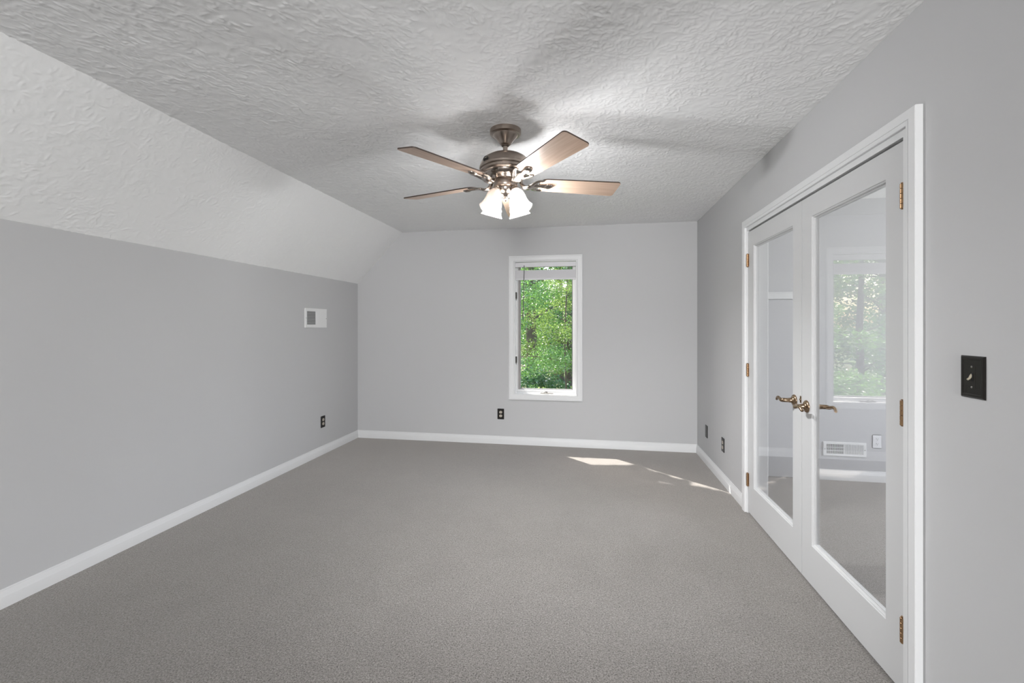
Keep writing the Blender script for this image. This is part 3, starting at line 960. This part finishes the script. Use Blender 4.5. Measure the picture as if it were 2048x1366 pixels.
stroke([(-0.016, -0.0025), (0.018, -0.0015)], 0.003)
fp('badge', bm, M['ink'], 0, motor)['label'] = 'small black maker badge'
bm = bmesh.new()
add_lathe(bm, [(0.0, -0.248), (0.118, -0.248), (0.120, -0.252), (0.117, -0.262), (0.108, -0.272), (0.095, -0.280), (0.083, -0.284), (0.080, -0.288), (0.0, -0.288)], 64)
fp('flywheel', bm, M['fan_bright'])
bm = bmesh.new()
add_lathe(bm, [(0.0, -0.284), (0.064, -0.285), (0.067, -0.289), (0.067, -0.318), (0.065, -0.326), (0.060, -0.330), (0.0, -0.331)], 56)
fp('switch_housing', bm, M['fan_metal'])
bm = bmesh.new()
add_lathe(bm, [(0.0, -0.329), (0.054, -0.330), (0.057, -0.334), (0.056, -0.344), (0.050, -0.356), (0.040, -0.366), (0.028, -0.373), (0.018, -0.377), (0.013, -0.384), (0.0145, -0.391), (0.011, -0.399), (0.005, -0.404), (0.0, -0.405)], 48)
fp('light_fitter', bm, M['fan_bright'])

ROT0 = -0.897
PITCH = -0.224
ZB = -0.301
def blade_matrix(k):
    return Matrix.Rotation(ROT0 + k * 2 * math.pi / 5, 4, 'Z') @ Matrix.Translation((0, 0, ZB)) @ Matrix.Rotation(PITCH, 4, 'X')
def blade_bm():
    """blade along +X in its own frame; underside at z=0"""
    bm = bmesh.new()
    r0, r1, w0, w1 = 0.185, 0.664, 0.061, 0.073
    out = []
    def arc(cx, cy, r, a0, a1, n=7):
        for i in range(n + 1):
            a = math.radians(a0 + (a1 - a0) * i / n)
            out.append((cx + r * math.cos(a), cy + r * math.sin(a)))
    arc(r1 - 0.020, -w1 + 0.020, 0.020, -90, 0)
    arc(r1 - 0.020, w1 - 0.020, 0.020, 0, 90)
    arc(r0 + 0.050, w0 - 0.040, 0.040, 95, 180)
    arc(r0 + 0.050, -w0 + 0.040, 0.040, 180, 265)
    lo = [bm.verts.new((x, y, 0)) for x, y in out]
    hi = [bm.verts.new((x, y, 0.0065)) for x, y in out]
    uv = bm.loops.layers.uv.new('UVMap')
    f = bm.faces.new(lo[::-1]); f.material_index = 0
    g = bm.faces.new(hi); g.material_index = 1
    n = len(out)
    for j in range(n):
        q = bm.faces.new((lo[j], lo[(j + 1) % n], hi[(j + 1) % n], hi[j])); q.material_index = 1
    for fc in bm.faces:
        for l in fc.loops:
            l[uv].uv = (l.vert.co.x, l.vert.co.y)
    return bm

def bracket_bm():
    """blade iron in the blade's azimuth frame before pitch (X outwards, Z up, z=0 at blade underside)"""
    bm = bmesh.new()
    # post hanging from the flywheel, sweeping down and out
    add_tube(bm, [(0.088, 0, 0.026), (0.093, 0, 0.000), (0.108, 0, -0.017), (0.132, 0, -0.019), (0.160, 0, -0.010), (0.186, 0, -0.006)],
             [(0.012, 0.012), (0.014, 0.010), (0.024, 0.009), (0.030, 0.008), (0.028, 0.007), (0.020, 0.006)], 16, 6)
    # upper and lower side prongs hugging the blade root
    for s in (-1, 1):
        add_tube(bm, [(0.135, s * 0.010, -0.016), (0.160, s * 0.030, -0.009), (0.185, s * 0.045, -0.004), (0.215, s * 0.051, -0.003)],
                 [(0.016, 0.006), (0.014, 0.005), (0.011, 0.004), (0.006, 0.003)], 12, 6)
    # tongue to the medallion
    add_tube(bm, [(0.180, 0, -0.007), (0.205, 0, -0.006), (0.232, 0, -0.005), (0.246, 0, -0.004)],
             [(0.016, 0.005), (0.013, 0.005), (0.020, 0.006), (0.012, 0.004)], 14, 5)
    mt = Matrix.Translation((0.246, 0, -0.001)) @ Matrix.Diagonal((1.25, 1.0, 1.0, 1.0))
    add_lathe(bm, [(0.0, -0.014), (0.008, -0.0135), (0.015, -0.011), (0.020, -0.007), (0.022, -0.003), (0.022, 0.001), (0.0, 0.001)], 28, mt)
    return bm

blades = []
for k in range(5):
    mtx = blade_matrix(k)
    bm = blade_bm()
    bmesh.ops.transform(bm, matrix=mtx, verts=bm.verts)
    b = fp('fan_blade', bm, [M['maple'], M['walnut']], None)
    b['label'] = 'maple fan blade with dark edge'
    bm = bracket_bm()
    # pitch grows along the iron: flat at the flywheel, full at the blade
    for v in bm.verts:
        f = min(1.0, max(0.0, (v.co.x - 0.10) / 0.07))
        v.co = Matrix.Rotation(PITCH * f, 3, 'X') @ v.co
    bmesh.ops.transform(bm, matrix=Matrix.Rotation(ROT0 + k * 2 * math.pi / 5, 4, 'Z') @ Matrix.Translation((0, 0, ZB)), verts=bm.verts)
    br = fp('blade_bracket', bm, M['fan_bright'], 50)
    for (x, y) in ((0.205, 0.038), (0.205, -0.038)):
        bm = bmesh.new()
        add_lathe(bm, [(0.0, -0.0045), (0.003, -0.004), (0.005, -0.002), (0.005, 0.001), (0.0, 0.001)], 12, mtx @ Matrix.Translation((x, y, 0)))
        fp('screw', bm, M['fan_metal'], 40, b)

LIT = {1: 0.85, 2: 1.7, 3: 0.32, 0: 0.0}
for k, az in enumerate((235.5, 325.5, 55.5, 145.5)):
    a = math.radians(az)
    er = Vector((math.cos(a), math.sin(a), 0))
    up = Vector((0, 0, 1))
    tl = math.radians(21)
    axis = er * math.sin(tl) - up * math.cos(tl)
    neck = er * 0.072 + up * (-0.348)
    # arm from the fitter to the socket
    bm = bmesh.new()
    add_tube(bm, [er * 0.046 - up * 0.345, er * 0.062 - up * 0.331, er * 0.072 - up * 0.333, neck], [0.0085, 0.0075, 0.0075, 0.008], 12, 5)
    arm = fp('lamp_arm', bm, M['fan_bright'], 50)
    z_ax = axis
    x_ax = er.cross(axis).normalized() if er.cross(axis).length > 1e-4 else Vector((1, 0, 0))
    y_ax = z_ax.cross(x_ax)
    mt = Matrix.Translation(neck) @ Matrix((x_ax, y_ax, z_ax)).transposed().to_4x4()
    bm = bmesh.new()
    add_lathe(bm, [(0.0, -0.008), (0.015, -0.007), (0.021, -0.002), (0.023, 0.006), (0.0235, 0.014), (0.020, 0.016), (0.0, 0.016)], 28, mt)
    fp('socket', bm, M['fan_metal'], 40, arm)
    bm = bmesh.new()
    prof_o = [(0.0225, 0.006), (0.0245, 0.014), (0.031, 0.021), (0.0375, 0.032), (0.0415, 0.047), (0.0435, 0.064), (0.0455, 0.080), (0.0490, 0.096), (0.0550, 0.111), (0.0625, 0.124)]
    prof_i = [(r - 0.003, s + 0.0005) for r, s in prof_o][::-1]
    N_ = len(prof_o)
    def wob(i, ang):
        j = i if i < N_ else 2 * N_ - 1 - i
        return 0.028 * math.cos(6 * ang) * max(0.0, (j - 6) / 3.0)
    add_lathe(bm, prof_o + prof_i, 60, mt, wob)
    sh = fp('lamp_shade', bm, M['shade'], 60)
    ats = sh.data.attributes.new('along', 'FLOAT', 'POINT')
    ats.data.foreach_set('value', [(v.co - neck).dot(axis) for v in sh.data.vertices])
    sh['label'] = 'bell shaped alabaster glass shade'
    bm = bmesh.new()
    add_lathe(bm, [(0.0, 0.014), (0.012, 0.016), (0.013, 0.030), (0.020, 0.046), (0.0235, 0.060), (0.021, 0.074), (0.013, 0.083), (0.0, 0.086)], 24, mt)
    fp('bulb', bm, M['bulb_on'] if LIT[k] > 0.1 else M['bulb_off'], 60)
    if LIT[k] > 0.05:
        p = mt @ Vector((0, 0, 0.062))
        lo = light('bulb_light', 'POINT', p, BULB_W * LIT[k], (0.97, 0.985, 1.0), shadow_soft_size=0.026)
        lo.parent = fan

# ------------------------------------------------------------------ outside: ground, woods
GZ = -1.2
bm = bmesh.new()
g = 26
rng = random.Random(5)
gv = {}
for i in range(g + 1):
    for j in range(g + 1):
        x = -50 + 100 * i / g; y = -20 + 110 * j / g
        z = GZ + max(0.0, (y - 14)) * 0.03 + (rng.uniform(-0.12, 0.12) if y > 8 else 0)
        gv[i, j] = bm.verts.new((x, y, z))
for i in range(g):
    for j in range(g):
        bm.faces.new((gv[i, j], gv[i + 1, j], gv[i + 1, j + 1], gv[i, j + 1]))
tag(build('ground', bm, M['ground'], smooth=60), 'leafy woodland ground outside the window', 'ground', **S)

def leaf_cloud(name, centres, radii, n, size, mat, seed, parent=None, flat=1.0):
    """n little bent leaves scattered through ellipsoidal clumps, as one mesh"""
    rs = np.random.RandomState(seed)
    centres = np.array(centres, float); radii = np.array(radii, float)
    wgt = radii.reshape(len(radii), -1).prod(axis=1) ** (2.0 / 3.0) if radii.ndim > 1 else radii ** 2
    idx = rs.choice(len(centres), n, p=wgt / wgt.sum())
    d = rs.normal(size=(n, 3)); d /= np.linalg.norm(d, axis=1)[:, None]
    rad = rs.uniform(0.25, 1.0, n) ** 0.6
    rr = radii[idx] if radii.ndim > 1 else radii[idx][:, None]
    c = centres[idx] + d * rad[:, None] * rr
    u = rs.normal(size=(n, 3)); u[:, 2] *= 0.55; u /= np.linalg.norm(u, axis=1)[:, None]
    v = rs.normal(size=(n, 3)); v -= (v * u).sum(1)[:, None] * u; v /= np.linalg.norm(v, axis=1)[:, None]
    nn = np.cross(u, v)
    L = size * rs.uniform(0.6, 1.35, n)[:, None]; Wd = L * 0.30
    p0 = c - u * L * 0.5
    p1 = c + v * Wd + nn * L * 0.06
    p2 = c + u * L * 0.5
    p3 = c - v * Wd + nn * L * 0.06
    co = np.stack([p0, p1, p2, p3], 1).reshape(-1, 3)
    fc = np.arange(4 * n).reshape(n, 4)
    tri = np.concatenate([fc[:, [0, 1, 2]], fc[:, [0, 2, 3]]])
    me = bpy.data.meshes.new(name)
    me.from_pydata(co.tolist(), [], tri.tolist())
    me.materials.append(mat)
    att = me.attributes.new('tone', 'FLOAT', 'POINT')
    clump = rs.uniform(0.0, 1.0, len(centres))[idx]
    tone = np.clip(0.45 * clump + 0.6 * rs.uniform(0, 1, n), 0, 1)
    att.data.foreach_set('value', np.repeat(tone, 4).astype(np.float32))
    o = bpy.data.objects.new(name, me)
    C.objects.link(o)
    if parent:
        o.parent = parent
    return o

def tree(x, y, h, trunk_r, crown, n_leaf, size, mat, seed, label, lean=(0, 0), first=0.12, group='trees in the woods outside', clumps=26):
    rs = random.Random(seed)
    gz = GZ + max(0.0, (y - 14)) * 0.03 - 0.15
    t = tag(empty('tree', (x, y, gz)), label, 'tree', group)
    bm = bmesh.new()
    top = Vector((lean[0], lean[1], h))
    path = [top * f + Vector((rs.uniform(-.1, .1), rs.uniform(-.1, .1), 0)) * (f * 1.2) for f in (0, 0.2, 0.4, 0.6, 0.8, 1.0)]
    add_tube(bm, path, [trunk_r * 1.25, trunk_r, trunk_r * 0.85, trunk_r * 0.65, trunk_r * 0.42, trunk_r * 0.15], 10, 3)
    cs, rr = [], []
    for k in range(clumps):
        f = first + (0.98 - first) * (k + rs.random()) / clumps
        base = Vector((top.x * f, top.y * f, top.z * f))
        az = rs.uniform(0, 2 * math.pi)
        ln_ = crown * (0.35 + 0.65 * math.sin(math.pi * min(1, 0.25 + 0.75 * f))) * rs.uniform(0.45, 1.0)
        end = base + Vector((math.cos(az) * ln_, math.sin(az) * ln_, ln_ * rs.uniform(0.0, 0.4)))
        midp = (base + end) / 2 + Vector((0, 0, ln_ * 0.06))
        add_tube(bm, [base, midp, end], [trunk_r * 0.28 * (1.1 - f), trunk_r * 0.16 * (1.1 - f), 0.006], 6, 3)
        cs.append(tuple(end * 0.9 + base * 0.1)); q = crown * rs.uniform(0.25, 0.46)
        rr.append((q, q, q * 0.6))
    build('trunk', bm, M['bark'], t, 50)
    leaf_cloud('foliage', cs, rr, n_leaf, size, mat, seed, t)
    return t

A, B_, C_ = M['leafA'], M['leafB'], M['leafC']
tree(-1.75, 9.2, 5.2, 0.055, 1.25, 24000, 0.045, A, 11, 'slim young tree nearest the window pane, at its left edge', (0.15, 0.1), 0.15)
tree(-0.55, 10.4, 5.6, 0.022, 1.35, 24000, 0.045, B_, 12, 'yellow-green sapling close outside, right of the pane centre', (0.1, 0), 0.16)
tree(-1.55, 12.4, 8.5, 0.16, 1.8, 18000, 0.06, C_, 13, 'tree with a bare grey-brown trunk left of the pane centre', (-0.1, 0.2), 0.30)
tree(-0.3, 14.6, 8.0, 0.14, 2.0, 18000, 0.07, A, 14, 'taller leafy tree behind the yellow-green sapling', (0.2, 0), 0.12)
tree(-2.9, 15.4, 9.0, 0.18, 2.3, 10000, 0.11, B_, 15, 'bright green tree deeper in the woods behind the slim young tree', (0, 0), 0.14)
tree(-1.3, 19.5, 10.5, 0.20, 2.8, 12000, 0.13, C_, 16, 'deep green tree in the farthest row of the woods', (0, 0), 0.06)
tree(-0.75, 17.0, 9.0, 0.12, 2.2, 11000, 0.10, A, 23, 'leafy tree behind the others, to the right of the pane centre', (0, 0), 0.10)
tree(-4.6, 21.5, 11.0, 0.22, 3.0, 12000, 0.14, A, 17, 'tall green tree far back at the left of the pane', (0, 0), 0.06)
tree(1.9, 20.5, 10.5, 0.2, 2.8, 9000, 0.14, B_, 18, 'pale green tree far back, just right of the window', (0, 0), 0.06)

tree(-4.4, 12.6, 6.5, 0.09, 1.5, 7000, 0.085, A, 19, 'small leafy tree outside, well left of the window', (0.1, 0), 0.14)
tree(-6.9, 15.2, 8.5, 0.15, 2.1, 8000, 0.11, C_, 20, 'dark green tree outside, far left of the window', (0, 0), 0.12)
tree(-8.8, 19.5, 10.0, 0.18, 2.7, 8000, 0.14, B_, 21, 'light green tree at the far left end of the woods', (0, 0), 0.06)
tree(-12.0, 23.5, 10.5, 0.2, 3.0, 8000, 0.15, A, 22, 'large tree at the back left corner of the woods', (0, 0), 0.05)

def shrub(x, y, r, h, n, size, mat, seed, label):
    gz = GZ + max(0.0, (y - 14)) * 0.03 - 0.08
    t = tag(empty('shrub', (x, y, gz)), label, 'shrub', 'undergrowth outside the window')
    rs = random.Random(seed)
    bm = bmesh.new()
    cs, rr = [], []
    for k in range(9):
        a = rs.uniform(0, 6.28); q = r * rs.uniform(0.2, 0.75); zz = h * rs.uniform(0.35, 0.9)
        add_tube(bm, [(0.02 * math.cos(a), 0.02 * math.sin(a), 0), (q * 0.6 * math.cos(a), q * 0.6 * math.sin(a), zz * 0.6), (q * math.cos(a), q * math.sin(a), zz)], [0.014, 0.010, 0.005], 6, 3)
        cs.append((q * math.cos(a), q * math.sin(a), zz)); rr.append((r * 0.42, r * 0.42, h * 0.26))
    build('stems', bm, M['bark'], t, 50)
    leaf_cloud('foliage', cs, rr, n, size, mat, seed, t)
    return t
shrub(-1.55, 8.3, 0.65, 1.55, 3200, 0.07, A, 31, 'bushy green shrub at the bottom left of the window view')
shrub(-0.55, 9.0, 0.6, 1.3, 2600, 0.07, B_, 32, 'light green shrub at the bottom right of the window view')
shrub(-1.05, 11.0, 0.75, 1.5, 2600, 0.08, C_, 33, 'dark green shrub between the two front shrubs, farther back')

# the bough that keeps most of the sunlight off the window
ob = tag(empty('overhanging_tree', (-4.7, 6.7, GZ - 0.15)), 'large tree whose leafy bough reaches over the window, shading it', 'tree')
bm = bmesh.new()
add_tube(bm, [(0, 0, 0), (0.1, 0, 2.2), (0.0, 0.1, 4.6), (0.2, 0, 7.5), (0.1, 0.1, 10)], [0.28, 0.24, 0.20, 0.14, 0.05], 12, 4)
bend = [(0, 0.1, 4.0), (0.8, 0.0, 5.2), (1.6, -0.05, 5.6), (2.5, -0.2, 5.5)]
add_tube(bm, bend, [0.11, 0.08, 0.05, 0.02], 10, 5)
build('trunk', bm, M['bark'], ob, 50)
rs = np.random.RandomState(77)
s_up = -np.array(SUN_DIR)
cs, rr = [], []
root = np.array((-4.7, 6.7, GZ - 0.15))
for k in range(420):
    x = rs.uniform(-1.35, -0.285); zlow = 1.06 + (x + 0.77) * (-0.24) + 0.07
    z = zlow + abs(rs.normal(0, 0.02)) if k % 4 == 0 else rs.uniform(zlow, 2.45)
    tt = rs.uniform(2.6, 3.6)
    p = np.array((x, D + 0.06, z)) + s_up * tt - root
    cs.append(p.tolist()); rr.append((0.05, 0.05, 0.05))
leaf_cloud('foliage', cs, rr, 9000, 0.085, M['leafA'], 78, ob)
rs2 = random.Random(4)
cs = [(rs2.uniform(-1.2, 0.5), rs2.uniform(-0.8, 0.5), rs2.uniform(5.0, 9.8)) for _ in range(26)]
leaf_cloud('foliage', cs, [0.55] * 26, 5000, 0.13, M['leafC'], 79, ob)
